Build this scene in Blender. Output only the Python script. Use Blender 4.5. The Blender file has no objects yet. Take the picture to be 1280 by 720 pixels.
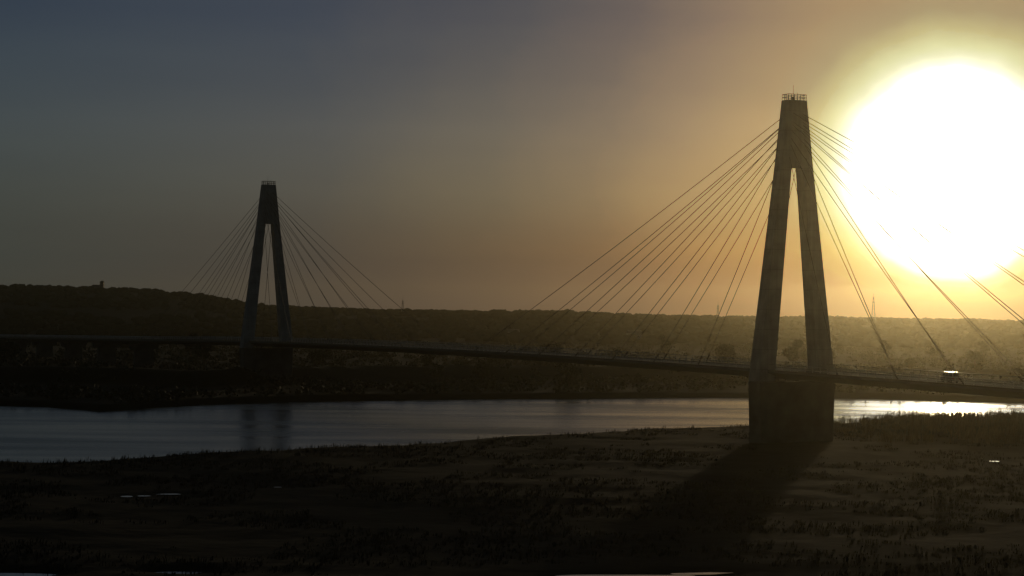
import bpy, bmesh, math, random
import numpy as np
from mathutils import Vector, Matrix, noise

random.seed(7)
rng = np.random.default_rng(11)
scene = bpy.context.scene
col = scene.collection
R = math.radians

# ------------------------------------------------------------------ camera
EYE = 27.0                                    # metres above the river
PITCH, ROLL = 0.0120, 0.0103
Fv = Vector((0, math.cos(PITCH), math.sin(PITCH)))
Uv = Vector((0, -math.sin(PITCH), math.cos(PITCH)))
Rv = Vector((1, 0, 0))
Rc = math.cos(ROLL) * Rv + math.sin(ROLL) * Uv
Uc = -math.sin(ROLL) * Rv + math.cos(ROLL) * Uv
cam_data = bpy.data.cameras.new('camera')
cam = bpy.data.objects.new('camera', cam_data)
col.objects.link(cam)
m3 = Matrix((Rc, Uc, -Fv)).transposed()
cam.matrix_world = Matrix.Translation((0, 0, EYE)) @ m3.to_4x4()
cam_data.sensor_width = 36.0
cam_data.lens = 36.0 * 2472 / 1280
cam_data.clip_start = 0.5
cam_data.clip_end = 20000
scene.camera = cam

# ------------------------------------------------------------------ light
sd = (Fv + Rc * (550 / 2472) + Uc * (140 / 2472)).normalized()   # low evening sun
SUN_EL = math.asin(sd.z)
SUN_AZ = math.atan2(sd.x, sd.y)
sun_d = bpy.data.lights.new('sun', 'SUN')
sun_d.energy = 0.85
sun_d.angle = R(1.2)
sun_d.color = (1.0, 0.74, 0.40)
sun = bpy.data.objects.new('sun', sun_d)
sun.rotation_euler = (-sd).to_track_quat('-Z', 'Y').to_euler()
sun.location = (0, 0, 300)
col.objects.link(sun)

world = bpy.data.worlds.new('World')
scene.world = world
world.use_nodes = True
wt = world.node_tree
wt.nodes.clear()
N = wt.nodes.new
Lk = wt.links.new
sky = N('ShaderNodeTexSky')
sky.sky_type = 'NISHITA'
sky.sun_disc = False
sky.sun_elevation = SUN_EL
sky.sun_rotation = SUN_AZ
sky.air_density = 1.0
sky.dust_density = 1.0
sky.ozone_density = 3.0
SKY_STRENGTH = 0.16
tc = N('ShaderNodeTexCoord')
nrm = N('ShaderNodeVectorMath'); nrm.operation = 'NORMALIZE'
Lk(tc.outputs['Generated'], nrm.inputs[0])
dot = N('ShaderNodeVectorMath'); dot.operation = 'DOT_PRODUCT'
Lk(nrm.outputs[0], dot.inputs[0]); dot.inputs[1].default_value = sd
clampd = N('ShaderNodeMath'); clampd.operation = 'MINIMUM'; clampd.inputs[1].default_value = 0.9999999
Lk(dot.outputs['Value'], clampd.inputs[0])
ang = N('ShaderNodeMath'); ang.operation = 'ARCCOSINE'
Lk(clampd.outputs[0], ang.inputs[0])
deg0 = N('ShaderNodeMath'); deg0.operation = 'MULTIPLY'; deg0.inputs[1].default_value = 180 / math.pi
Lk(ang.outputs[0], deg0.inputs[0])
# thin uneven veils make the edge of the glow irregular
vn = N('ShaderNodeTexNoise'); vn.inputs['Scale'].default_value = 14.0; vn.inputs['Detail'].default_value = 5; vn.inputs['Roughness'].default_value = 0.6
Lk(nrm.outputs[0], vn.inputs['Vector'])
vf = N('ShaderNodeMapRange'); vf.inputs['From Min'].default_value = 0.25; vf.inputs['From Max'].default_value = 0.75
vf.inputs['To Min'].default_value = 0.92; vf.inputs['To Max'].default_value = 1.05
Lk(vn.outputs['Fac'], vf.inputs['Value'])
deg = N('ShaderNodeMath'); deg.operation = 'MULTIPLY'
Lk(deg0.outputs[0], deg.inputs[0]); Lk(vf.outputs[0], deg.inputs[1])


def ramp_of(src, lo, hi, stops, interp='LINEAR'):
    mr = N('ShaderNodeMapRange'); mr.clamp = True
    mr.inputs['From Min'].default_value = lo; mr.inputs['From Max'].default_value = hi
    Lk(src, mr.inputs['Value'])
    cr = N('ShaderNodeValToRGB'); cr.color_ramp.interpolation = interp
    el = cr.color_ramp.elements
    while len(el) > 1:
        el.remove(el[-1])
    for i, (p, c) in enumerate(stops):
        e = el[0] if i == 0 else el.new((p - lo) / (hi - lo))
        e.position = (p - lo) / (hi - lo)
        e.color = (*c, 1)
    Lk(mr.outputs[0], cr.inputs['Fac'])
    return cr.outputs['Color']


def mul(a, b=None, k=None):
    n = N('ShaderNodeVectorMath'); n.operation = 'MULTIPLY'
    Lk(a, n.inputs[0])
    if b is not None:
        Lk(b, n.inputs[1])
    else:
        n.inputs[1].default_value = k if hasattr(k, '__len__') else (k, k, k)
    return n.outputs[0]


def add(a, b):
    n = N('ShaderNodeVectorMath'); n.operation = 'ADD'
    Lk(a, n.inputs[0]); Lk(b, n.inputs[1])
    return n.outputs[0]


# the aureole the dusty air makes round the low sun (angle to the sun in degrees)
aureole = ramp_of(deg.outputs[0], 0, 18, [
    (0.0, (1.0, 1.0, 0.95)), (2.85, (0.97, 0.97, 0.84)), (3.12, (0.88, 0.89, 0.58)), (3.5, (0.66, 0.66, 0.29)),
    (3.95, (0.46, 0.39, 0.115)), (4.5, (0.32, 0.225, 0.055)), (5.4, (0.320, 0.190, 0.036)), (7.7, (0.210, 0.120, 0.027)),
    (10, (0.098, 0.056, 0.011)), (13.0, (0.040, 0.026, 0.004)), (18.0, (0.0, 0.0, 0.0))])
veil = ramp_of(deg0.outputs[0], 0, 90, [
    (0.0, (0.047, 0.057, 0.054)), (18.0, (0.045, 0.054, 0.049)), (27, (0.034, 0.047, 0.045)),
    (60, (0.020, 0.027, 0.026)), (90, (0.010, 0.015, 0.016))])
core = ramp_of(deg.outputs[0], 0, 6, [
    (0.0, (1.0, 0.95, 0.8)), (1.2, (0.5, 0.47, 0.38)), (2.0, (0.38, 0.36, 0.30)), (2.6, (0.26, 0.25, 0.20)), (2.8, (0.08, 0.075, 0.06)), (3.0, (0.02, 0.018, 0.012)), (3.3, (0, 0, 0)), (6, (0, 0, 0))])
sep = N('ShaderNodeSeparateXYZ'); Lk(nrm.outputs[0], sep.inputs[0])
# dust lying low over the plain takes light out of the lowest degrees
low = ramp_of(sep.outputs['Z'], -0.02, 0.5, [
    (-0.02, (0.13, 0.08, 0.03)), (0.0, (0.072, 0.042, 0.016)), (0.026, (0.065, 0.035, 0.01)), (0.06, (0.14, 0.13, 0.18)),
    (0.092, (0.17, 0.17, 0.28)), (0.147, (0.03, 0.04, 0.22)), (0.5, (0.03, 0.04, 0.07))])
cl = N('ShaderNodeTexNoise'); cl.inputs['Scale'].default_value = 3.0; cl.inputs['Detail'].default_value = 4
mp = N('ShaderNodeMapping'); mp.inputs['Scale'].default_value = (1.0, 1.0, 7.0)
Lk(nrm.outputs[0], mp.inputs['Vector']); Lk(mp.outputs[0], cl.inputs['Vector'])
clr = ramp_of(cl.outputs['Fac'], 0.3, 0.7, [(0.3, (0.86, 0.87, 0.90)), (0.7, (1.10, 1.08, 1.05))])
base = mul(mul(sky.outputs[0], low), k=SKY_STRENGTH)
# near the horizon the dust reddens and dims the glow
redden = ramp_of(sep.outputs['Z'], -0.02, 0.1, [(-0.02, (0.42, 0.25, 0.13)), (0.004, (0.42, 0.25, 0.13)), (0.016, (0.66, 0.45, 0.26)), (0.032, (1.0, 0.80, 0.45)), (0.055, (1.0, 1.0, 0.95)), (0.1, (1, 1, 1))])
tot = add(base, mul(add(mul(add(mul(aureole, redden), veil), clr), mul(core, k=13.0)), k=4.0))
bg = N('ShaderNodeBackground'); bg.inputs['Strength'].default_value = 1.0
Lk(tot, bg.inputs['Color'])
wo = N('ShaderNodeOutputWorld'); Lk(bg.outputs[0], wo.inputs['Surface'])

scene.view_settings.view_transform = 'Standard'
scene.view_settings.look = 'None'
scene.view_settings.exposure = -2.0
scene.view_settings.gamma = 1.0
scene.view_settings.use_curve_mapping = False
scene.render.engine = 'CYCLES'
scene.cycles.use_denoising = True
scene.cycles.max_bounces = 6
scene.cycles.volume_bounces = 0

# ------------------------------------------------------------------ materials


def mat(name, c, rough=0.8, metal=0.0, spec=0.5, nscale=None, namp=0.35, bump=0.0, c2=None, coord='Object'):
    m = bpy.data.materials.new(name); m.use_nodes = True
    t = m.node_tree; b = t.nodes['Principled BSDF']
    b.inputs['Base Color'].default_value = (*c, 1)
    b.inputs['Roughness'].default_value = rough
    b.inputs['Metallic'].default_value = metal
    b.inputs['Specular IOR Level'].default_value = spec
    if nscale:
        tcx = t.nodes.new('ShaderNodeTexCoord')
        nz = t.nodes.new('ShaderNodeTexNoise'); nz.inputs['Scale'].default_value = nscale; nz.inputs['Detail'].default_value = 6
        t.links.new(tcx.outputs[coord], nz.inputs['Vector'])
        cr = t.nodes.new('ShaderNodeValToRGB')
        a = c2 or tuple(min(1, v * (1 + namp)) for v in c)
        lo = tuple(v * (1 - namp) for v in c)
        cr.color_ramp.elements[0].position = 0.33; cr.color_ramp.elements[0].color = (*lo, 1)
        cr.color_ramp.elements[1].position = 0.68; cr.color_ramp.elements[1].color = (*a, 1)
        t.links.new(nz.outputs['Fac'], cr.inputs['Fac'])
        t.links.new(cr.outputs['Color'], b.inputs['Base Color'])
        if bump:
            bp = t.nodes.new('ShaderNodeBump'); bp.inputs['Strength'].default_value = bump; bp.inputs['Distance'].default_value = 0.3
            t.links.new(nz.outputs['Fac'], bp.inputs['Height'])
            t.links.new(bp.outputs[0], b.inputs['Normal'])
    return m


M = {}
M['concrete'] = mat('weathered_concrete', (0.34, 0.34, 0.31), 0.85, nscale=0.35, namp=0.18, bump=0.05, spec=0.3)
_t = M['concrete'].node_tree; _b = _t.nodes['Principled BSDF']
_src = _b.inputs['Base Color'].links[0].from_socket
_c = _t.nodes.new('ShaderNodeTexCoord'); _s = _t.nodes.new('ShaderNodeSeparateXYZ'); _t.links.new(_c.outputs['Object'], _s.inputs[0])
_m = _t.nodes.new('ShaderNodeMath'); _m.operation = 'PINGPONG'; _m.inputs[1].default_value = 2.0; _t.links.new(_s.outputs['Z'], _m.inputs[0])
_r = _t.nodes.new('ShaderNodeMapRange'); _r.inputs['From Min'].default_value = 0.03; _r.inputs['From Max'].default_value = 0.14
_r.inputs['To Min'].default_value = 0.82; _r.inputs['To Max'].default_value = 1.0; _t.links.new(_m.outputs[0], _r.inputs['Value'])
_p = _t.nodes.new('ShaderNodeMapping'); _p.inputs['Scale'].default_value = (2.2, 2.2, 0.07); _t.links.new(_c.outputs['Object'], _p.inputs[0])
_n = _t.nodes.new('ShaderNodeTexNoise'); _n.inputs['Scale'].default_value = 1.0; _n.inputs['Detail'].default_value = 5; _t.links.new(_p.outputs[0], _n.inputs['Vector'])
_q = _t.nodes.new('ShaderNodeMapRange'); _q.inputs['From Min'].default_value = 0.35; _q.inputs['From Max'].default_value = 0.65
_q.inputs['To Min'].default_value = 0.88; _q.inputs['To Max'].default_value = 1.05; _t.links.new(_n.outputs['Fac'], _q.inputs['Value'])
_x = _t.nodes.new('ShaderNodeMath'); _x.operation = 'MULTIPLY'; _t.links.new(_r.outputs[0], _x.inputs[0]); _t.links.new(_q.outputs[0], _x.inputs[1])
_v = _t.nodes.new('ShaderNodeVectorMath'); _v.operation = 'SCALE'; _t.links.new(_src, _v.inputs[0]); _t.links.new(_x.outputs[0], _v.inputs['Scale'])
_t.links.new(_v.outputs[0], _b.inputs['Base Color'])
M['pier'] = mat('dark_concrete', (0.12, 0.115, 0.095), 0.9, nscale=0.25, namp=0.3, bump=0.05, spec=0.2)  # piers and sidewalks toned darker than the pylon concrete
M['steel'] = mat('painted_steel', (0.10, 0.105, 0.10), 0.6, nscale=0.3, namp=0.12, spec=0.4)
M['rail'] = mat('galvanised_rail', (0.40, 0.40, 0.38), 0.42, metal=0.9)
M['cable'] = mat('cable_sheath', (0.07, 0.06, 0.05), 0.6, spec=0.3)
M['asphalt'] = mat('asphalt', (0.045, 0.045, 0.045), 0.9, nscale=2.0, namp=0.2)
M['paint'] = mat('road_paint', (0.7, 0.7, 0.68), 0.7, nscale=3.0, namp=0.15)
M['bark'] = mat('bark', (0.09, 0.07, 0.05), 0.9, nscale=3.0, namp=0.4, spec=0.1)
M['leaf'] = mat('leaf_dark', (0.03, 0.036, 0.018), 0.7, nscale=0.6, namp=0.4, spec=0.15)
M['leaf2'] = mat('leaf_olive', (0.07, 0.07, 0.03), 0.7, nscale=0.6, namp=0.4, spec=0.15)
M['wood'] = mat('distant_wood', (0.022, 0.025, 0.015), 0.9, nscale=0.03, namp=0.4, spec=0.0)
M['reed'] = mat('dry_reed', (0.085, 0.068, 0.036), 0.7, nscale=0.05, namp=0.4, spec=0.1)
M['grass'] = mat('river_grass', (0.025, 0.026, 0.014), 0.75, nscale=0.04, namp=0.5, spec=0.1)
M['wall'] = mat('plaster_wall', (0.55, 0.53, 0.48), 0.8, nscale=0.5, namp=0.12)
M['roof'] = mat('roof_tile', (0.10, 0.09, 0.085), 0.7, nscale=1.0, namp=0.2)
M['glass'] = mat('dark_glass', (0.03, 0.035, 0.04), 0.06, spec=0.9)
M['van_paint'] = mat('silver_paint', (0.45, 0.45, 0.43), 0.22, metal=0.5)
M['rubber'] = mat('rubber', (0.02, 0.02, 0.02), 0.8)
M['plastic'] = mat('tail_light', (0.35, 0.02, 0.02), 0.3)
M['mast'] = mat('mast_steel', (0.30, 0.28, 0.26), 0.6, metal=0.3)

# ground: mud, dry grass and scrub patches
gm = bpy.data.materials.new('riverside_soil'); gm.use_nodes = True
t = gm.node_tree; b = t.nodes['Principled BSDF']
tx = t.nodes.new('ShaderNodeTexCoord')
n1 = t.nodes.new('ShaderNodeTexNoise'); n1.inputs['Scale'].default_value = 0.018; n1.inputs['Detail'].default_value = 8; n1.inputs['Roughness'].default_value = 0.62
n2 = t.nodes.new('ShaderNodeTexNoise'); n2.inputs['Scale'].default_value = 0.35; n2.inputs['Detail'].default_value = 6
mpp = t.nodes.new('ShaderNodeMapping'); mpp.inputs['Scale'].default_value = (0.6, 1.6, 1)
t.links.new(tx.outputs['Object'], mpp.inputs[0]); t.links.new(mpp.outputs[0], n1.inputs['Vector']); t.links.new(tx.outputs['Object'], n2.inputs['Vector'])
r1 = t.nodes.new('ShaderNodeValToRGB'); e = r1.color_ramp.elements
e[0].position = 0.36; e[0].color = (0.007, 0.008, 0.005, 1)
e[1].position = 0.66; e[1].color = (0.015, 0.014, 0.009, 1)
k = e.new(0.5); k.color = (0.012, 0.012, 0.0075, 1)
t.links.new(n1.outputs['Fac'], r1.inputs['Fac'])
mx = t.nodes.new('ShaderNodeMix'); mx.data_type = 'RGBA'; mx.blend_type = 'MULTIPLY'; mx.inputs['Factor'].default_value = 0.7
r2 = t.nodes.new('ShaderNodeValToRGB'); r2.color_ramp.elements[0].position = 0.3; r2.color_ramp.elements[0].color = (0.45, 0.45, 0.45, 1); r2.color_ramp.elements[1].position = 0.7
t.links.new(n2.outputs['Fac'], r2.inputs['Fac'])
t.links.new(r1.outputs[0], mx.inputs[6]); t.links.new(r2.outputs[0], mx.inputs[7])
t.links.new(mx.outputs[2], b.inputs['Base Color'])
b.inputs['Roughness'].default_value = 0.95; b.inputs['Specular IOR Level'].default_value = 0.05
bp = t.nodes.new('ShaderNodeBump'); bp.inputs['Strength'].default_value = 0.5; bp.inputs['Distance'].default_value = 0.35
t.links.new(n2.outputs['Fac'], bp.inputs['Height']); t.links.new(bp.outputs[0], b.inputs['Normal'])
M['soil'] = gm

# river water: calm bands and rippled bands
wm = bpy.data.materials.new('river_water'); wm.use_nodes = True
t = wm.node_tree; b = t.nodes['Principled BSDF']
b.inputs['Base Color'].default_value = (0.012, 0.016, 0.015, 1)
b.inputs['IOR'].default_value = 1.40
tx = t.nodes.new('ShaderNodeTexCoord')
mp1 = t.nodes.new('ShaderNodeMapping'); mp1.inputs['Scale'].default_value = (0.010, 0.060, 1)
mp1.inputs['Rotation'].default_value = (0, 0, R(-14))
nb = t.nodes.new('ShaderNodeTexNoise'); nb.inputs['Scale'].default_value = 1.0; nb.inputs['Detail'].default_value = 5
t.links.new(tx.outputs['Object'], mp1.inputs[0]); t.links.new(mp1.outputs[0], nb.inputs['Vector'])
rr = t.nodes.new('ShaderNodeMapRange'); rr.inputs['From Min'].default_value = 0.38; rr.inputs['From Max'].default_value = 0.62
rr.inputs['To Min'].default_value = 0.17; rr.inputs['To Max'].default_value = 0.30
t.links.new(nb.outputs['Fac'], rr.inputs['Value']); t.links.new(rr.outputs[0], b.inputs['Roughness'])
nr = t.nodes.new('ShaderNodeTexNoise'); nr.inputs['Scale'].default_value = 0.9; nr.inputs['Detail'].default_value = 5
mp2 = t.nodes.new('ShaderNodeMapping'); mp2.inputs['Scale'].default_value = (0.35, 1.0, 1)
t.links.new(tx.outputs['Object'], mp2.inputs[0]); t.links.new(mp2.outputs[0], nr.inputs['Vector'])
bp = t.nodes.new('ShaderNodeBump'); bp.inputs['Strength'].default_value = 0.5; bp.inputs['Distance'].default_value = 0.13
t.links.new(nr.outputs['Fac'], bp.inputs['Height']); t.links.new(bp.outputs[0], b.inputs['Normal'])
M['water'] = wm
pm = mat('pool_water', (0.012, 0.014, 0.013), 0.16, spec=0.35)
M['pool'] = pm

# ------------------------------------------------------------------ helpers


def mesh_from(name, V, F, m, parent=None, smooth=False):
    me = bpy.data.meshes.new(name)
    me.from_pydata([tuple(v) for v in V], [], [tuple(f) for f in F])
    me.validate(); me.update()
    for mm in (m if isinstance(m, (list, tuple)) else [m]):
        me.materials.append(mm)
    if smooth:
        me.polygons.foreach_set('use_smooth', [True] * len(me.polygons))
    o = bpy.data.objects.new(name, me); col.objects.link(o)
    if parent is not None:
        o.parent = parent
    return o


def mesh_np(name, V, F, m, parent=None):
    """V (n,3) float array, F (k,3|4) int array"""
    me = bpy.data.meshes.new(name)
    k = F.shape[1]
    me.vertices.add(len(V)); me.vertices.foreach_set('co', V.astype(np.float32).ravel())
    me.loops.add(F.size); me.loops.foreach_set('vertex_index', F.astype(np.int32).ravel())
    me.polygons.add(len(F)); me.polygons.foreach_set('loop_start', np.arange(0, F.size, k, dtype=np.int32))
    me.update(calc_edges=True); me.validate()
    me.materials.append(m)
    o = bpy.data.objects.new(name, me); col.objects.link(o)
    if parent is not None:
        o.parent = parent
    return o


def empty(name, label, cat, loc=(0, 0, 0), rotz=0.0, group=None):
    o = bpy.data.objects.new(name, None); col.objects.link(o)
    o.location = loc; o.rotation_euler = (0, 0, rotz); o.empty_display_size = 0.5
    o['label'] = label; o['category'] = cat
    if group:
        o['group'] = group
    return o


class MB:
    def __init__(s):
        s.V = []; s.F = []

    def hexa(s, P):            # 8 points: bottom 4 ccw, top 4 ccw
        n = len(s.V); s.V += [tuple(p) for p in P]
        for f in ((3, 2, 1, 0), (4, 5, 6, 7), (0, 1, 5, 4), (1, 2, 6, 5), (2, 3, 7, 6), (3, 0, 4, 7)):
            s.F.append(tuple(n + i for i in f))

    def box(s, x0, x1, y0, y1, z0, z1):
        s.hexa([(x0, y0, z0), (x1, y0, z0), (x1, y1, z0), (x0, y1, z0), (x0, y0, z1), (x1, y0, z1), (x1, y1, z1), (x0, y1, z1)])

    def tube(s, pts, r, n=6, r2=None):
        pts = [Vector(p) for p in pts]
        base = len(s.V)
        for i, p in enumerate(pts):
            a = pts[max(0, i - 1)]; c = pts[min(len(pts) - 1, i + 1)]
            d = (c - a).normalized()
            ref = Vector((0, 0, 1)) if abs(d.z) < 0.95 else Vector((1, 0, 0))
            u = d.cross(ref).normalized(); v = u.cross(d)
            rad = r if r2 is None else r + (r2 - r) * i / (len(pts) - 1)
            for k in range(n):
                th = 2 * math.pi * k / n
                s.V.append(tuple(p + (u * math.cos(th) + v * math.sin(th)) * rad))
        for i in range(len(pts) - 1):
            for k in range(n):
                a = base + i * n + k; b_ = base + i * n + (k + 1) % n
                s.F.append((a, b_, b_ + n, a + n))
        s.F.append(tuple(base + k for k in reversed(range(n))))
        e_ = base + (len(pts) - 1) * n
        s.F.append(tuple(e_ + k for k in range(n)))

    def build(s, name, m, parent=None, smooth=False):
        return mesh_from(name, s.V, s.F, m, parent, smooth)


def sstep(a, b_, x):
    t_ = np.clip((x - a) / (b_ - a), 0, 1)
    return t_ * t_ * (3 - 2 * t_)


# cheap value noise for arrays
_perm = rng.random((256, 256))


def vnoise(x, y):
    xi = np.floor(x).astype(int); yi = np.floor(y).astype(int)
    fx = x - xi; fy = y - yi
    fx = fx * fx * (3 - 2 * fx); fy = fy * fy * (3 - 2 * fy)
    g = lambda a, b_: _perm[a & 255, b_ & 255]
    return (g(xi, yi) * (1 - fx) + g(xi + 1, yi) * fx) * (1 - fy) + (g(xi, yi + 1) * (1 - fx) + g(xi + 1, yi + 1) * fx) * fy


def fbm(x, y, o=4):
    s_ = 0; a = 0.5
    for _ in range(o):
        s_ = s_ + a * (vnoise(x, y) - 0.5); x = x * 2.03 + 17; y = y * 2.03 + 5; a *= 0.5
    return s_


# ------------------------------------------------------------------ terrain
NEAR = np.array([(-4000, 150), (-400, 240), (-93, 318), (-88, 326), (-71, 332), (-51, 356), (-22, 381), (0, 408), (11, 416), (34, 446),
                 (58, 459), (80, 472), (96, 490), (116, 500), (136, 512), (151, 525), (400, 640), (4000, 1500)], float)
FAR = np.array([(-4000, 420), (-400, 500), (-153, 541), (-139, 539), (-125, 533), (-112, 522), (-107, 514), (-103, 522), (-87, 555), (-57, 587),
                (-9, 609), (67, 638), (120, 645), (162, 626), (175, 622), (400, 800), (4000, 1900)], float)
# (x, y, half length, half depth, angle)
POOLS = [(-52.3, 270.5, 0.8, 1.0, .1), (-50.2, 271.5, 0.9, 0.8, .1), (-47.3, 274.5, 1.7, 0.7, .15), (-33.7, 287, 0.6, 0.8, 0), (86.3, 353, 0.75, 1.1, 0.1),
         (11.5, 193.5, 7.0, 1.6, 0.08), (19.0, 196.5, 3.2, 0.8, 0.25), (-47.5, 190.5, 4.0, 1.2, -0.1), (-32.5, 193.0, 2.4, 0.9, 0.1)]
POOL_Z = 1.25


def height(x, y):
    x = np.asarray(x, float); y = np.asarray(y, float)
    wob = 1.5 * fbm(x / 9, y / 9) * 2
    dn = np.interp(x, NEAR[:, 0], NEAR[:, 1]) - y + wob
    df = y - np.interp(x, FAR[:, 0], FAR[:, 1]) + wob
    near = 1.4 + 1.0 * fbm(x / 35, y / 35) + 0.7 * fbm(x / 6, y / 6)
    near = near + 2.2 * np.exp(-(((x - 118) / 42) ** 2 + ((y - 450) / 38) ** 2)) * sstep(0, 25, dn)
    near = near + 6.0 * sstep(90, 40, y)                       # levee the view is taken from
    for px, py, a, b_, r in POOLS:
        q = np.sqrt(((x - px) / (a + 1.2)) ** 2 + ((y - py) / (b_ + 1.2)) ** 2)
        near = near + (POOL_Z - 0.18 - near) * (1 - sstep(0.75, 1.5, q))
    far = 1.6 + 1.0 * fbm(x / 40, y / 40) + 5.0 * sstep(120, 135, df) * (1 - sstep(141, 158, df))
    far = far + 3.0 * sstep(400, 1400, df) + 3 * fbm(x / 200, y / 200) * sstep(200, 600, df)
    az = x / np.maximum(y, 1)
    crest = np.interp(az, [-0.5, -0.30, -0.26, -0.21, -0.18, -0.155, -0.133, -0.10, -0.057, 0.0, 0.03, 0.06, 0.1, 0.18, 0.26, 0.5],
                      [40, 46, 48, 47, 44.5, 39, 29, 24.5, 23, 22, 22.5, 20.5, 19.0, 18.0, 16.5, 15])
    crest = crest + 3.5 * fbm(az * 60, az * 0 + 3.3)
    far = far + (crest - 4.6) * sstep(1500, 2450, y) * (1 - 0.75 * sstep(3000, 4300, y))
    bed = -1.3
    z = np.where(dn > -6, bed + (near - bed) * sstep(-5, 3.5, dn), bed)
    z = np.where(df > -6, bed + (far - bed) * sstep(-5, 3.0, df), z)
    return z


xs = np.concatenate([-np.geomspace(220, 3950, 50)[::-1], np.arange(-215, 260, 2.5), np.geomspace(263, 3950, 48)])
ys = np.concatenate([np.linspace(-500, 150, 28), np.arange(155, 700, 2.2), np.geomspace(704, 4400, 105)])
GX, GY = np.meshgrid(xs, ys)
GZ = height(GX, GY)
nx, ny = len(xs), len(ys)
V = np.stack([GX.ravel(), GY.ravel(), GZ.ravel()], 1)
ii = (np.arange(ny - 1)[:, None] * nx + np.arange(nx - 1)[None, :]).ravel()
F = np.stack([ii, ii + 1, ii + nx + 1, ii + nx], 1)
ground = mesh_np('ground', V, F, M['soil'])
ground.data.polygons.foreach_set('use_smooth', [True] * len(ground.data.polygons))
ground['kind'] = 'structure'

# river sheet between its banks
wx = np.concatenate([np.geomspace(230, 3950, 24)[::-1] * -1, np.linspace(-220, 260, 97), np.geomspace(270, 3950, 24)])
Vw = []; Fw = []
for i, x in enumerate(wx):
    yn = float(np.interp(x, NEAR[:, 0], NEAR[:, 1])) - 8; yf = float(np.interp(x, FAR[:, 0], FAR[:, 1])) + 8
    for j in range(5):
        Vw.append((x, yn + (yf - yn) * j / 4, 0.0))
for i in range(len(wx) - 1):
    for j in range(4):
        a = i * 5 + j
        Fw.append((a, a + 5, a + 6, a + 1))
river = mesh_from('river', Vw, Fw, M['water']); river['kind'] = 'structure'

# pools left in the floodplain
Vp = []; Fp = []
for px, py, a, b_, r in POOLS:
    n0 = len(Vp); k = 28
    for i in range(k):
        th = 2 * math.pi * i / k
        w = 1 + 0.30 * noise.noise(Vector((px + math.cos(th) * 1.3, py + math.sin(th) * 1.3, 0)))
        ex, ey = a * math.cos(th) * w, b_ * math.sin(th) * w
        Vp.append((px + ex * math.cos(r) - ey * math.sin(r), py + ex * math.sin(r) + ey * math.cos(r), POOL_Z - 0.02))
    Fp.append(tuple(range(n0, n0 + k)))
pools = mesh_from('flood_pools', Vp, Fp, M['pool']); pools['kind'] = 'structure'

# ------------------------------------------------------------------ the bridge
PHI = 0.4577
D1 = 398.57
P1 = Vector((D1 * math.tan(0.1410), D1, 0))
bv = Vector((-math.sin(PHI), math.cos(PHI), 0))
# local frame of the bridge thing: +x lateral (away from the viewer's left), +y along the axis to the far bank
bridge = empty('cable_stayed_bridge', 'long cable-stayed road bridge with two A-shaped pylons crossing the river', 'bridge',
               (P1.x, P1.y, 0), PHI)
SPAN = 320.0
S0, S1 = -255.0, 900.0


def deck_z(s):
    q = abs(s - SPAN / 2)
    if q < 300:
        return 15.85 + 0.77 - 3.0e-5 * q * q
    return 16.62 - 2.7 - (q - 300) * 0.012


srange = [S0 + (S1 - S0) * i / 170 for i in range(171)]


def strip(name, prof, m, s0=S0, s1=S1, n=170, parent=bridge, closed=True, dz=0.0):
    """extrude a cross-section [(v, z)] along the deck line"""
    Vx = []; Fx = []
    k = len(prof)
    for i in range(n + 1):
        s_ = s0 + (s1 - s0) * i / n
        z = deck_z(s_) + dz
        for (v, zz) in prof:
            Vx.append((v, s_, z + zz))
    for i in range(n):
        for j in range(k if closed else k - 1):
            a = i * k + j; b2 = i * k + (j + 1) % k
            Fx.append((a, b2, b2 + k, a + k))
    if closed:
        Fx.append(tuple(range(k - 1, -1, -1))); Fx.append(tuple(n * k + j for j in range(k)))
    return mesh_from(name, Vx, Fx, m, parent)


HW = 7.1
strip('girder', [(-HW, -0.12), (-HW, -0.45), (-3.6, -1.7), (3.6, -1.7), (HW, -0.45), (HW, -0.12)], M['steel'])
strip('roadway', [(-4.6, -0.118), (-4.6, 0.0), (4.6, 0.0), (4.6, -0.118)], M['asphalt'])
for sg in (-1, 1):
    a_, b2 = sorted((sg * 4.603, sg * 7.1))
    strip('sidewalk', [(a_, -0.117), (a_, 0.16), (b2, 0.16), (b2, -0.117)], M['pier'])
lm = MB()
for sgn in (-4.25, 4.25):
    for i in range(115):
        s_ = S0 + i * 10
        lm.hexa([(sgn - .08, s_, deck_z(s_) + .004), (sgn + .08, s_, deck_z(s_) + .004), (sgn + .08, s_ + 10, deck_z(s_ + 10) + .004), (sgn - .08, s_ + 10, deck_z(s_ + 10) + .004),
                 (sgn - .08, s_, deck_z(s_) + .008), (sgn + .08, s_, deck_z(s_) + .008), (sgn + .08, s_ + 10, deck_z(s_ + 10) + .008), (sgn - .08, s_ + 10, deck_z(s_ + 10) + .008)])
for i in range(110):
    s_ = S0 + i * 10 + 2
    lm.hexa([(-.08, s_, deck_z(s_) + .004), (.08, s_, deck_z(s_) + .004), (.08, s_ + 5, deck_z(s_ + 5) + .004), (-.08, s_ + 5, deck_z(s_ + 5) + .004),
             (-.08, s_, deck_z(s_) + .008), (.08, s_, deck_z(s_) + .008), (.08, s_ + 5, deck_z(s_ + 5) + .008), (-.08, s_ + 5, deck_z(s_ + 5) + .008)])
lm.build('lane_markings', M['paint'], bridge)

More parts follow.
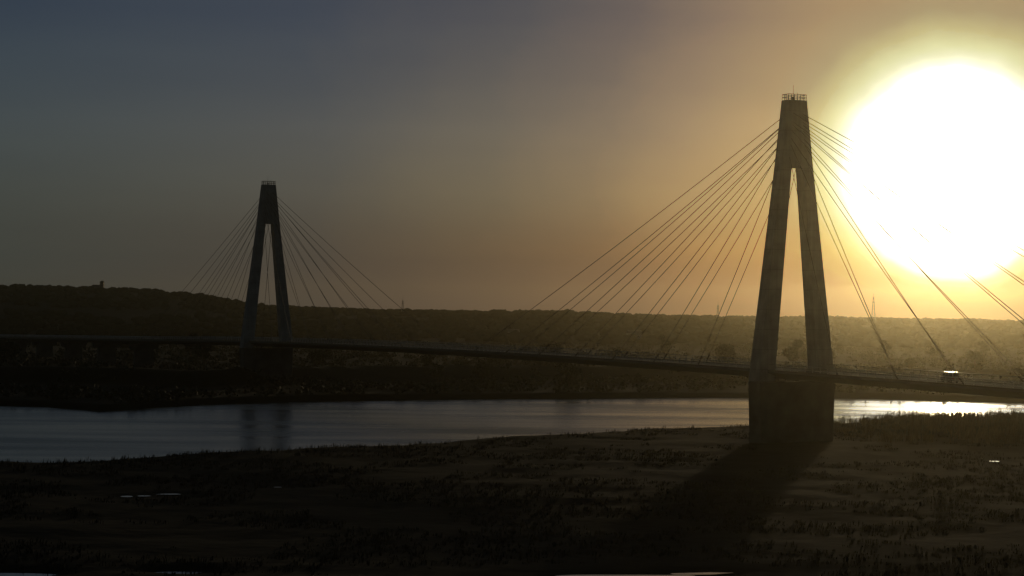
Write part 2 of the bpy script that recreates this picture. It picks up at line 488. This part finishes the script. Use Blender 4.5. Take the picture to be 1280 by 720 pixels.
# parapet railings, broken where the pylon legs stand
for sg in (-1, 1):
    mb = MB(); v = sg * 7.0
    for (sa, sb) in ((S0, -2.2), (2.2, SPAN - 2.2), (SPAN + 2.2, S1)):
        n = max(2, int((sb - sa) / 2.5))
        pts = [(v, sa + (sb - sa) * i / n, deck_z(sa + (sb - sa) * i / n)) for i in range(n + 1)]
        for hh, rad in ((1.26, 0.075), (0.85, 0.035), (0.55, 0.035)):
            mb.tube([(p[0], p[1], p[2] + hh) for p in pts], rad, 6)
        for p in pts:
            mb.box(p[0] - .05, p[0] + .05, p[1] - .05, p[1] + .05, p[2] + .155, p[2] + 1.20)
    mb.build('railing', M['rail'], bridge)


def half_out(z):      # outer half width of a pylon at height z above the river (top 70.2)
    zr = z - EYE
    return 2.30 + (43.2 - zr) * 0.1125 if zr > 29.6 else 3.83 + (29.6 - zr) * 0.1255


def half_in(z):       # inner half width of the gap between the legs
    zr = z - EYE
    return 1.35 + (29.6 - zr) * 0.0935


ZT = 70.2
for s_c in (0.0, SPAN):
    mb = MB()
    dep = lambda z: 1.25 + (ZT - z) * 0.012
    levels = [13.6, 17, 28, 38, 48, 56.6]
    for sg in (-1, 1):
        for za, zb in zip(levels[:-1], levels[1:]):
            P = []
            for z in (za, zb):
                o_, i_ = sg * half_out(z), sg * half_in(z)
                lo_, hi_ = min(o_, i_), max(o_, i_)
                d = dep(z)
                P += [(lo_, -d, z), (hi_, -d, z), (hi_, d, z), (lo_, d, z)]
            mb.hexa(P)
    for za, zb in ((56.6, 63.0), (63.0, ZT)):
        P = []
        for z in (za, zb):
            o_ = half_out(z); d = dep(z)
            P += [(-o_, -d, z), (o_, -d, z), (o_, d, z), (-o_, d, z)]
        mb.hexa(P)
    # weld the segments and chamfer the long edges
    me = bpy.data.meshes.new('pylon')
    bm = bmesh.new()
    vs = [bm.verts.new(v) for v in mb.V]
    for f in mb.F:
        bm.faces.new([vs[i] for i in f])
    bmesh.ops.remove_doubles(bm, verts=bm.verts, dist=0.001)
    # drop the internal faces left between stacked segments
    seen = {}
    for f in list(bm.faces):
        key = tuple(sorted(v.index for v in f.verts))
    bm.verts.index_update()
    for f in list(bm.faces):
        key = tuple(sorted(v.index for v in f.verts))
        seen.setdefault(key, []).append(f)
    for fs in seen.values():
        if len(fs) > 1:
            for f in fs:
                bm.faces.remove(f)
    bm.to_mesh(me); bm.free()
    me.materials.append(M['concrete'])
    py = bpy.data.objects.new('pylon', me); col.objects.link(py); py.parent = bridge; py.location = (0, s_c, 0)
    bv_ = py.modifiers.new('bevel', 'BEVEL'); bv_.width = 0.12; bv_.segments = 1; bv_.limit_method = 'ANGLE'
    # crown: railing of the maintenance platform and the lightning rod
    rl = MB()
    hw, hd = 2.15, 1.15
    per = [(-hw, -hd), (hw, -hd), (hw, hd), (-hw, hd)]
    for i in range(4):
        (xa, ya), (xb, yb) = per[i], per[(i + 1) % 4]
        for hh in (0.55, 1.15):
            rl.tube([(xa, ya, ZT + hh), (xb, yb, ZT + hh)], 0.06, 5)
        n = 6 if i % 2 == 0 else 3
        for j in range(n):
            xx, yy = xa + (xb - xa) * j / n, ya + (yb - ya) * j / n
            rl.tube([(xx, yy, ZT - 0.1), (xx, yy, ZT + 1.18)], 0.05, 5)
    rl.build('platform_railing', M['steel'], py)
    rod = MB()
    rod.tube([(-0.25, 0, ZT - 0.05), (-0.25, 0, ZT + 3.1)], 0.05, 6, 0.03)
    rod.box(-0.45, -0.05, -0.2, 0.2, ZT - 0.05, ZT + 0.7)
    rod.tube([(0.8, 0, ZT - 0.05), (0.8, 0, ZT + 1.7)], 0.04, 5)
    rod.build('lightning_rod', M['steel'], py)
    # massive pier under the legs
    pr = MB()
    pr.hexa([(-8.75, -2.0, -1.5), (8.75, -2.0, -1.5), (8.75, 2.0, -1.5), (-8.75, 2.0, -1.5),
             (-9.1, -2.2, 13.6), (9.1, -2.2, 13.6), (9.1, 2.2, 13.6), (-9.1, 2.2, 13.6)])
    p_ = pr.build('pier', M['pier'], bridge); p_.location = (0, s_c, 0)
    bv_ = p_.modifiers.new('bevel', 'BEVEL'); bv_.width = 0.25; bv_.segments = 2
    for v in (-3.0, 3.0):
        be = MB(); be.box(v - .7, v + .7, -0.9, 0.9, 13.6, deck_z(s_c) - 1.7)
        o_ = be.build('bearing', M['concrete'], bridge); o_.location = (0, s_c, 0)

# stay cables: seven stations each side of each pylon, two planes
HS = [67.6, 65.9, 65.3, 64.2, 62.7, 61.6, 59.4]
for s_c in (0.0, SPAN):
    for sd_ in (-1, 1):
        for k in range(7):
            s_d = 24.94 + 18.535 * (6 - k)
            for pl in (-1, 1):
                zt = HS[k]
                vt = pl * (0.576 + (72 - zt) / 56 * 5.7)
                a_ = Vector((vt, s_c + sd_ * 0.9, zt)); b2 = Vector((pl * 6.75, s_c + sd_ * s_d, deck_z(s_c + sd_ * s_d) + 0.1))
                ln = (b2 - a_).length
                pts = []
                for i in range(11):
                    q = i / 10
                    p = a_.lerp(b2, q); p.z -= 4 * 0.0042 * ln * q * (1 - q)
                    pts.append(p)
                mb = MB(); mb.tube(pts, 0.066, 6)
                # thicker anchor socket at the deck
                d_ = (pts[-2] - pts[-1]).normalized()
                mb.tube([pts[-1] - d_ * 0.3, pts[-1] + d_ * 2.2], 0.17, 8)
                mb.build('stay_cable', M['cable'], bridge)
# ordinary piers of the side spans and the approach
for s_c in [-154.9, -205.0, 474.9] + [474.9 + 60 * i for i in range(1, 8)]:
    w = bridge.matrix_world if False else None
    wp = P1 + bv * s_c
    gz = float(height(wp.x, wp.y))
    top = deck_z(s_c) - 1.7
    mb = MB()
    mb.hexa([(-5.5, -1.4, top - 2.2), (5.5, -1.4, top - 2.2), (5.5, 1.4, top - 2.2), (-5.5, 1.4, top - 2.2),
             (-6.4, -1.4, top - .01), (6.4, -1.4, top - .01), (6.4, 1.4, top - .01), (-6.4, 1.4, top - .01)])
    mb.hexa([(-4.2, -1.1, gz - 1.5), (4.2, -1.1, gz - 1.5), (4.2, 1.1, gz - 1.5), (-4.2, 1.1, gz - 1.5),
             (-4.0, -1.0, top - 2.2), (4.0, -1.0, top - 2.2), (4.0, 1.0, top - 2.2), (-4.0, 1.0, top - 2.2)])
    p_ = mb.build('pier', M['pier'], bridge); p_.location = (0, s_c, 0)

# ------------------------------------------------------------------ the small van on the bridge


def to_world(v, s_, z):
    c, s2 = math.cos(PHI), math.sin(PHI)
    return Vector((P1.x + v * c - s_ * s2, P1.y + v * s2 + s_ * c, z))


SV = -52.5
van = empty('small_van', 'small silver van driving on the bridge deck, glinting in the low sun', 'van', to_world(-2.3, SV, deck_z(SV)), PHI)
# body profile (y along travel, z up), extruded over the width with tumblehome
prof = [(-1.70, 0.28), (-1.70, 0.95), (-1.62, 1.72), (-1.45, 1.86), (0.85, 1.88), (1.05, 1.80), (1.50, 1.08), (1.68, 0.98), (1.72, 0.55), (1.70, 0.28)]
Vb = []; Fb = []
secs = [(-0.735, 0.0), (-0.70, 0.03), (0.70, 0.03), (0.735, 0.0)]
for (x, dz) in ((-0.74, -0.0), (-0.68, 0.03), (0.68, 0.03), (0.74, 0.0)):
    for (y, z) in prof:
        inn = 0.0
        if abs(x) > 0.7 and z > 1.0:
            inn = 0.10 * (z - 1.0) / 0.88
        Vb.append((math.copysign(abs(x) - inn, x), y, z + (dz if z > 1.5 else 0)))
k = len(prof)
for i in range(3):
    for j in range(k):
        a_ = i * k + j; b2 = i * k + (j + 1) % k
        Fb.append((a_, b2, b2 + k, a_ + k))
Fb.append(tuple(range(k - 1, -1, -1))); Fb.append(tuple(3 * k + j for j in range(k)))
mesh_from('body', Vb, Fb, M['van_paint'], van)


def quad_slab(P, off, name, m, parent):
    P = [Vector(p) for p in P]; n_ = (P[1] - P[0]).cross(P[2] - P[0]).normalized() * off
    mb = MB(); mb.hexa([p - n_ * .5 for p in P] + [p + n_ for p in P]); return mb.build(name, m, parent)


quad_slab([(-.60, 1.47, 1.14), (.60, 1.47, 1.14), (.56, 1.12, 1.74), (-.56, 1.12, 1.74)], 0.015, 'windshield', M['glass'], van)
quad_slab([(.60, -1.68, 1.08), (-.60, -1.68, 1.08), (-.56, -1.63, 1.66), (.56, -1.63, 1.66)], 0.015, 'rear_window', M['glass'], van)
for sg in (-1, 1):
    for (ya, yb, yc) in ((-1.5, -0.62, -0.62), (-0.52, 0.22, 0.22), (0.32, 1.22, 0.92)):
        x0 = sg * 0.735; x1 = sg * 0.672
        P = [(x0, ya, 1.10), (x0, yb, 1.10), (x1, yc, 1.68), (x1, ya, 1.68)]
        if sg < 0:
            P = [P[1], P[0], P[3], P[2]]
        quad_slab(P, 0.02, 'side_window', M['glass'], van)
    for y in (-1.1, 1.15):
        w = MB()
        w.tube([(sg * 0.60, y, 0.28), (sg * 0.76, y, 0.28)], 0.28, 18)
        wh = w.build('wheel', M['rubber'], van)
        hb = MB(); hb.tube([(sg * 0.70, y, 0.28), (sg * 0.77, y, 0.28)], 0.15, 12); hb.build('hubcap', M['rail'], wh)
    tl = MB(); tl.box(sg * .60 - .09, sg * .60 + .09, -1.725, -1.69, .62, .92); tl.build('tail_light', M['plastic'], van)
    hl = MB(); hl.box(sg * .55 - .13, sg * .55 + .13, 1.69, 1.735, .66, .86); hl.build('headlight', M['glass'], van)
    mi = MB(); mi.box(sg * .86 - .09, sg * .86 + .09, .98, 1.06, 1.08, 1.25); mi.build('wing_mirror', M['rubber'], van)

# ------------------------------------------------------------------ vegetation


def leaf_quads(centers, size, flat=0.0):
    n = len(centers)
    a = rng.normal(size=(n, 3)); a /= np.linalg.norm(a, axis=1)[:, None]
    b_ = rng.normal(size=(n, 3)); b_ -= (b_ * a).sum(1)[:, None] * a; b_ /= np.linalg.norm(b_, axis=1)[:, None]
    s_ = size * rng.uniform(0.6, 1.3, (n, 1))
    V = np.stack([centers - a * s_ - b_ * s_ * .7, centers + a * s_ * .8 - b_ * s_, centers + a * s_ + b_ * s_ * .6, centers - a * s_ * .7 + b_ * s_], 1).reshape(-1, 3)
    F = np.arange(n * 4).reshape(n, 4)
    return V, F


def tree_meshes(h, w, lobes, leaves, m):
    tr = MB()
    lean = random.uniform(-.03, .03) * h
    tr.tube([(0, 0, -.4), (lean * .3, 0, h * .25), (lean, 0, h * .55), (lean * 1.2, 0, h * .85)], 0.035 * h, 7, 0.006 * h)
    C = []
    for i in range(lobes):
        th = random.uniform(0, 6.28); hh = h * random.uniform(.38, .95)
        rr_ = w * random.uniform(.15, .55) * (1 - abs(hh / h - .55) * .9)
        c = np.array([lean + rr_ * math.cos(th), rr_ * math.sin(th), hh])
        tr.tube([(lean * .6, 0, hh * .62), tuple(c * np.array([.6, .6, .9])), tuple(c)], 0.012 * h, 5, 0.004 * h)
        rad = w * random.uniform(.20, .36)
        k_ = leaves // lobes
        d = rng.normal(size=(k_, 3)); d /= np.linalg.norm(d, axis=1)[:, None]
        d *= (rng.random((k_, 1)) ** .45) * rad * np.array([1, 1, .8])
        C.append(c + d)
    V, F = leaf_quads(np.concatenate(C), h * .035)
    t_ = tr.build('trunk', M['bark']); c_ = mesh_np('crown', V, F, m)
    mt, mc = t_.data, c_.data
    bpy.data.objects.remove(t_); bpy.data.objects.remove(c_)
    return mt, mc


kinds = []
for (h, w, lo_, le, m, cat_) in ((9.5, 7.5, 12, 1300, M['leaf'], 'broad'), (7.0, 6.5, 10, 1000, M['leaf2'], 'low'), (12.0, 6.0, 13, 1400, M['leaf'], 'tall'),
                                 (8.5, 8.5, 9, 900, M['leaf2'], 'loose'), (6.0, 5.0, 8, 800, M['leaf'], 'young')):
    kinds.append((*tree_meshes(h, w, lo_, le, m), cat_))
TK = {'broad': 'dark broad-crowned tree', 'low': 'low rounded olive tree', 'tall': 'tall narrow dark tree',
      'loose': 'wide loose-crowned olive tree', 'young': 'small young dark tree'}
placed = []
tries = 0
while len(placed) < 44 and tries < 5000:
    tries += 1
    y = 650 + 620 * random.random() ** 1.4
    x = random.uniform(-0.27, 0.27) * y
    df = y - float(np.interp(x, FAR[:, 0], FAR[:, 1]))
    if df < 10 or 112 < df < 165 or (0.17 < x / y and df < 165):
        continue
    rel = Vector((x - P1.x, y - P1.y, 0)); lat = rel.dot(Vector((math.cos(PHI), math.sin(PHI), 0)))
    if abs(lat) < 14 or any((x - a) ** 2 + (y - b_) ** 2 < 200 for a, b_, _k in placed):
        continue
    placed.append((x, y, random.choice(kinds)))
ORD = ['leftmost such', 'second such from left', 'third such from left', 'fourth such from left', 'fifth such from left', 'sixth such from left', 'seventh such from left', 'eighth such from left',
       'ninth such from left', 'tenth such from left', 'eleventh such from left', 'twelfth such from left', 'thirteenth such from left', 'fourteenth such from left', 'fifteenth such from left',
       'sixteenth such from left', 'seventeenth such from left', 'eighteenth such from left', 'nineteenth such from left', 'twentieth such from left'] + ['rightmost such'] * 30
zones = {'left of the far pylon': [], 'between the two pylons': [], 'right of the near pylon': []}
for x, y, kd in placed:
    a = x / y
    zones['left of the far pylon' if a < -0.124 else ('between the two pylons' if a < 0.142 else 'right of the near pylon')].append((a, x, y, kd))
for zn, lst in zones.items():
    lst.sort(key=lambda q: q[0])
    cnt = {}
    for a, x, y, (mt, mc, kd) in lst:
        i = cnt.get(kd, 0); cnt[kd] = i + 1
        r_ = bpy.data.objects.new('riverbank_tree', None); col.objects.link(r_)
        s_ = random.uniform(.75, 1.2)
        r_.location = (x, y, float(height(x, y))); r_.scale = (s_, s_, s_ * random.uniform(.9, 1.1)); r_.rotation_euler = (0, 0, random.uniform(0, 6.28))
        r_['label'] = f'{TK[kd]}, {ORD[i]}, far bank, {zn}'
        r_['category'] = 'tree'; r_['group'] = 'single trees on the far river bank'
        for nm, me in (('trunk', mt), ('crown', mc)):
            c = bpy.data.objects.new(nm, me); col.objects.link(c); c.parent = r_

# far-off woodland on the low hills and ridge
ico = bmesh.new(); bmesh.ops.create_icosphere(ico, subdivisions=2, radius=1.0)
iv = np.array([v.co[:] for v in ico.verts]); ifc = np.array([[v.index for v in f.verts] for f in ico.faces]); ico.free()
NW = 7500
wy = rng.uniform(1500, 3100, NW) ; wxx = rng.uniform(-0.33, 0.33, NW) * wy
clump = fbm(wxx / 120, wy / 120)
keep = (clump > -0.12) | (wy > 2300)
wy = wy[keep]; wxx = wxx[keep]
wz = height(wxx, wy)
Vs = []; Fs = []
azb = wxx / wy
for i in range(len(wy)):
    r = rng.uniform(2.0, 4.6) * (1.25 if -0.01 < azb[i] < 0.03 else 1.0)
    jit = 1 + rng.uniform(-.28, .28, (len(iv), 1))
    v = iv * jit * np.array([r * 1.25, r * 1.25, r * .85]) + np.array([wxx[i], wy[i], wz[i] + r * .55])
    Fs.append(ifc + len(Vs) * len(iv)); Vs.append(v)
wood = mesh_np('distant_woodland', np.concatenate(Vs), np.concatenate(Fs), M['wood'])
wood['kind'] = 'stuff'; wood['label'] = 'far-off dark woodland along the low hills on the horizon'; wood['category'] = 'woodland'


def blades(px, py, pz, hgt, wid, per, spread, lean):
    """tufts of tapering blades -> triangles"""
    n = len(px)
    bx = np.repeat(px, per) + rng.normal(0, spread, n * per)
    by = np.repeat(py, per) + rng.normal(0, spread, n * per)
    bz = np.repeat(pz, per)
    h = np.repeat(hgt, per) * rng.uniform(.55, 1.15, n * per)
    th = rng.uniform(0, math.pi, n * per)
    w = wid * rng.uniform(.6, 1.3, n * per)
    lx = rng.normal(0.12, lean, n * per) * h; ly = rng.normal(0, lean, n * per) * h
    dx, dy = np.cos(th) * w, np.sin(th) * w
    A = np.stack([bx - dx, by - dy, bz - .25], 1); B = np.stack([bx + dx, by + dy, bz - .25], 1)
    Cc = np.stack([bx + lx * .35 + dx * .8, by + ly * .35 + dy * .8, bz + h * .6], 1); D = np.stack([bx + lx * .35 - dx * .8, by + ly * .35 - dy * .8, bz + h * .6], 1)
    E1 = np.stack([bx + lx + dx * .25, by + ly + dy * .25, bz + h], 1); E2 = np.stack([bx + lx - dx * .25, by + ly - dy * .25, bz + h], 1)
    m = n * per
    V = np.stack([A, B, Cc, D, E1, E2], 1).reshape(-1, 3)
    q = np.arange(m)[:, None] * 6
    F = np.concatenate([q + np.array([0, 1, 2, 3]), q + np.array([3, 2, 4, 5])])
    return V, F


# reeds along the near shore, thickest on the rise right of the pylon
n = 5200
rx = rng.uniform(70, 175, n); ry = rng.uniform(395, 515, n)
sh = np.interp(rx, NEAR[:, 0], NEAR[:, 1])
ok = (ry < sh - 2) & (fbm(rx / 8, ry / 8) > -0.10)
rx, ry = rx[ok], ry[ok]
n = 900
sx = rng.uniform(-130, 175, n); sy = np.interp(sx, NEAR[:, 0], NEAR[:, 1]) - rng.uniform(1, 14, n)
ok = fbm(sx / 10, sy / 10) > 0.02
rx = np.concatenate([rx, sx[ok]]); ry = np.concatenate([ry, sy[ok]])
hh = np.where(rx > 75, rng.uniform(1.1, 2.6, len(rx)), rng.uniform(.4, .9, len(rx)))
V, F = blades(rx, ry, height(rx, ry), hh, 0.05, 6, .35, .14)
reeds = mesh_np('reed_bed', V, F, M['reed'])
reeds['kind'] = 'stuff'; reeds['label'] = 'tall dry reeds along the near river bank against the bright water'; reeds['category'] = 'reeds'

n = 26000
gy = 180 + 320 * rng.random(n) ** 0.8; gx = rng.uniform(-0.30, 0.30, n) * gy
sh = np.interp(gx, NEAR[:, 0], NEAR[:, 1])
ok = (gy < sh - 3) & (fbm(gx / 14, gy / 14) > -0.02)
for px, py, a, b_, r in POOLS:
    ok &= ((gx - px) / (a + 1)) ** 2 + ((gy - py) / (b_ + 2.5)) ** 2 > 1
gx, gy = gx[ok], gy[ok]
V, F = blades(gx, gy, height(gx, gy), rng.uniform(.15, .6, len(gx)), 0.06, 5, .3, .3)
gr = mesh_np('bank_grass', V, F, M['grass'])
gr['kind'] = 'stuff'; gr['label'] = 'dark rough grass and low scrub covering the near floodplain'; gr['category'] = 'grass'

# low scrub on the far bank
n = 6500
by_ = 530 + 950 * rng.random(n) ** 1.2; bx_ = rng.uniform(-0.30, 0.30, n) * by_
dfb = by_ - np.interp(bx_, FAR[:, 0], FAR[:, 1])
ok = (dfb > 4) & (fbm(bx_ / 40, by_ / 40) > -0.08)
bx_, by_ = bx_[ok], by_[ok]; bz_ = height(bx_, by_)
C = []
for i in range(len(bx_)):
    k_ = 18; r = rng.uniform(.8, 2.8)
    C.append(np.array([bx_[i], by_[i], bz_[i] + r * .35]) + rng.normal(0, .5, (k_, 3)) * np.array([r, r, r * .6]))
V, F = leaf_quads(np.concatenate(C), .45)
sc_ = mesh_np('bank_scrub', V, F, M['leaf'])
sc_['kind'] = 'stuff'; sc_['label'] = 'low dark scrub spread over the far river bank'; sc_['category'] = 'scrub'

# ------------------------------------------------------------------ distant masts and buildings on the skyline


def lattice(az, D, top_z, w0, label):
    x = az * D; z0 = float(height(x, D)) - .5
    r_ = empty('lattice_mast', label, 'mast', (x, D, z0), group='far masts on the skyline')
    H = top_z - z0
    mb = MB()
    lv = [H * i / 8 for i in range(9)]
    wd = lambda z: w0 * (1 - .85 * z / H)
    cs = ((-1, -1), (1, -1), (1, 1), (-1, 1))
    for (a, b_) in cs:
        mb.tube([(a * wd(z), b_ * wd(z), z) for z in lv], .18, 4)
    for za, zb in zip(lv[:-1], lv[1:]):
        for i in range(4):
            (a, b_), (c, d) = cs[i], cs[(i + 1) % 4]
            mb.tube([(a * wd(za), b_ * wd(za), za), (c * wd(zb), d * wd(zb), zb)], .10, 4)
            mb.tube([(a * wd(zb), b_ * wd(zb), zb), (c * wd(zb), d * wd(zb), zb)], .10, 4)
    mb.build('lattice_frame', M['mast'], r_)
    an = MB(); an.tube([(0, 0, H - .5), (0, 0, H + 4)], .12, 5); an.build('antenna', M['mast'], r_)
    for z_, ww in ((H * .78, 1.6), (H * .9, 1.2)):
        pf = MB(); pf.tube([(0, 0, z_), (0, 0, z_ + .5)], ww, 10); pf.build('platform', M['mast'], r_)
    return r_


def az_of(px, py):
    d = Fv + Rc * ((px - 640) / 2472) - Uc * ((py - 360) / 2472)
    return d.x / d.y, d.z / d.y


for (px, py, D, w0, lab) in ((1092, 369, 2450, 2.6, 'tall lattice mast on the bright horizon right of the near pylon'),
                             (897.5, 379, 2400, 1.8, 'short lattice mast on the horizon just left of the near pylon'),
                             (503.5, 373.5, 2350, 1.8, 'small lattice mast on the horizon between the two pylons')):
    a, e_ = az_of(px, py)
    lattice(a, D, EYE + e_ * D - 2, w0, lab)

# building with a stair tower on the left hill
a, e_ = az_of(123, 357)
D = 2440
hx = a * D; hz = float(height(hx, D))
hb = empty('hilltop_building', 'low building with a taller block on top of the left hill', 'building', (hx, D, hz))
hb.scale = (.8, .8, .8)
topz = EYE + az_of(123, 354.5)[1] * D - hz
mb = MB(); mb.box(-8, 3, -5, 5, -1, topz); mb.build('main_block', M['roof'], hb)
mb = MB(); mb.box(3.003, 8.5, -4, 4, -1, topz + 5); wt_ = mb.build('tower_block', M['roof'], hb)
mb = MB(); mb.box(-8.3, 3, -5.3, 5.3, topz, topz + .4); mb.build('roof', M['roof'], hb)
mb = MB(); mb.hexa([(2.9, -4.3, topz + 5), (8.8, -4.3, topz + 5), (8.8, 4.3, topz + 5), (2.9, 4.3, topz + 5), (4.5, -.5, topz + 6.8), (7.2, -.5, topz + 6.8), (7.2, .5, topz + 6.8), (4.5, .5, topz + 6.8)])
mb.build('roof', M['roof'], hb)
for i in range(3):
    mb = MB(); mb.box(-6.6 + i * 3.2, -4.9 + i * 3.2, -5.04, -4.99, topz - 2.4, topz - 1.0); mb.build('window', M['glass'], hb)
for i in range(2):
    mb = MB(); mb.box(5.0, 6.5, -4.04, -3.99, topz + 2.6 - i * 3.2, topz + 3.8 - i * 3.2); mb.build('window', M['glass'], hb)

# two farmhouses at the foot of the ridge
for (px, py, rz, lab) in ((793, 393, .3, 'pale gabled farmhouse below the skyline left of the near pylon'),
                          (640, 396, -.2, 'gabled farmhouse in the dark fields midway between the pylons')):
    a, _ = az_of(px, py); D = 1650
    hx = a * D; hz = float(height(hx, D))
    h_ = empty('farmhouse', lab, 'house', (hx, D, hz), rz, group='farmhouses beyond the far bank')
    mb = MB(); mb.box(-5.5, 5.5, -3.5, 3.5, -1, 4.6); mb.build('wall', M['wall'], h_)
    mb = MB()
    mb.hexa([(-6.1, -4.2, 4.603), (6.1, -4.2, 4.603), (6.1, 4.2, 4.603), (-6.1, 4.2, 4.603), (-6.1, -.1, 7.2), (6.1, -.1, 7.2), (6.1, .1, 7.2), (-6.1, .1, 7.2)])
    mb.build('roof', M['roof'], h_)
    for i in range(3):
        mb = MB(); mb.box(-4 + i * 3, -2.8 + i * 3, -3.54, -3.49, 1.0, 2.3); mb.build('window', M['glass'], h_)

# ------------------------------------------------------------------ the dusty evening air, made denser to stand in for lens glare
hm = bpy.data.materials.new('evening_haze'); hm.use_nodes = True
t = hm.node_tree
for n_ in list(t.nodes):
    t.nodes.remove(n_)
pv = t.nodes.new('ShaderNodeVolumePrincipled')
pv.inputs['Color'].default_value = (0.86, 0.77, 0.50, 1)
pv.inputs['Density'].default_value = 0.000082
pv.inputs['Anisotropy'].default_value = 0.938
oo = t.nodes.new('ShaderNodeOutputMaterial'); t.links.new(pv.outputs[0], oo.inputs['Volume'])
mb = MB(); mb.box(-4000, 4000, -550, 4450, -2.6, 82)
hz_ = mb.build('haze', hm); hz_['kind'] = 'stuff'; hz_['label'] = 'thin dusty evening haze over the river plain'; hz_['category'] = 'haze'
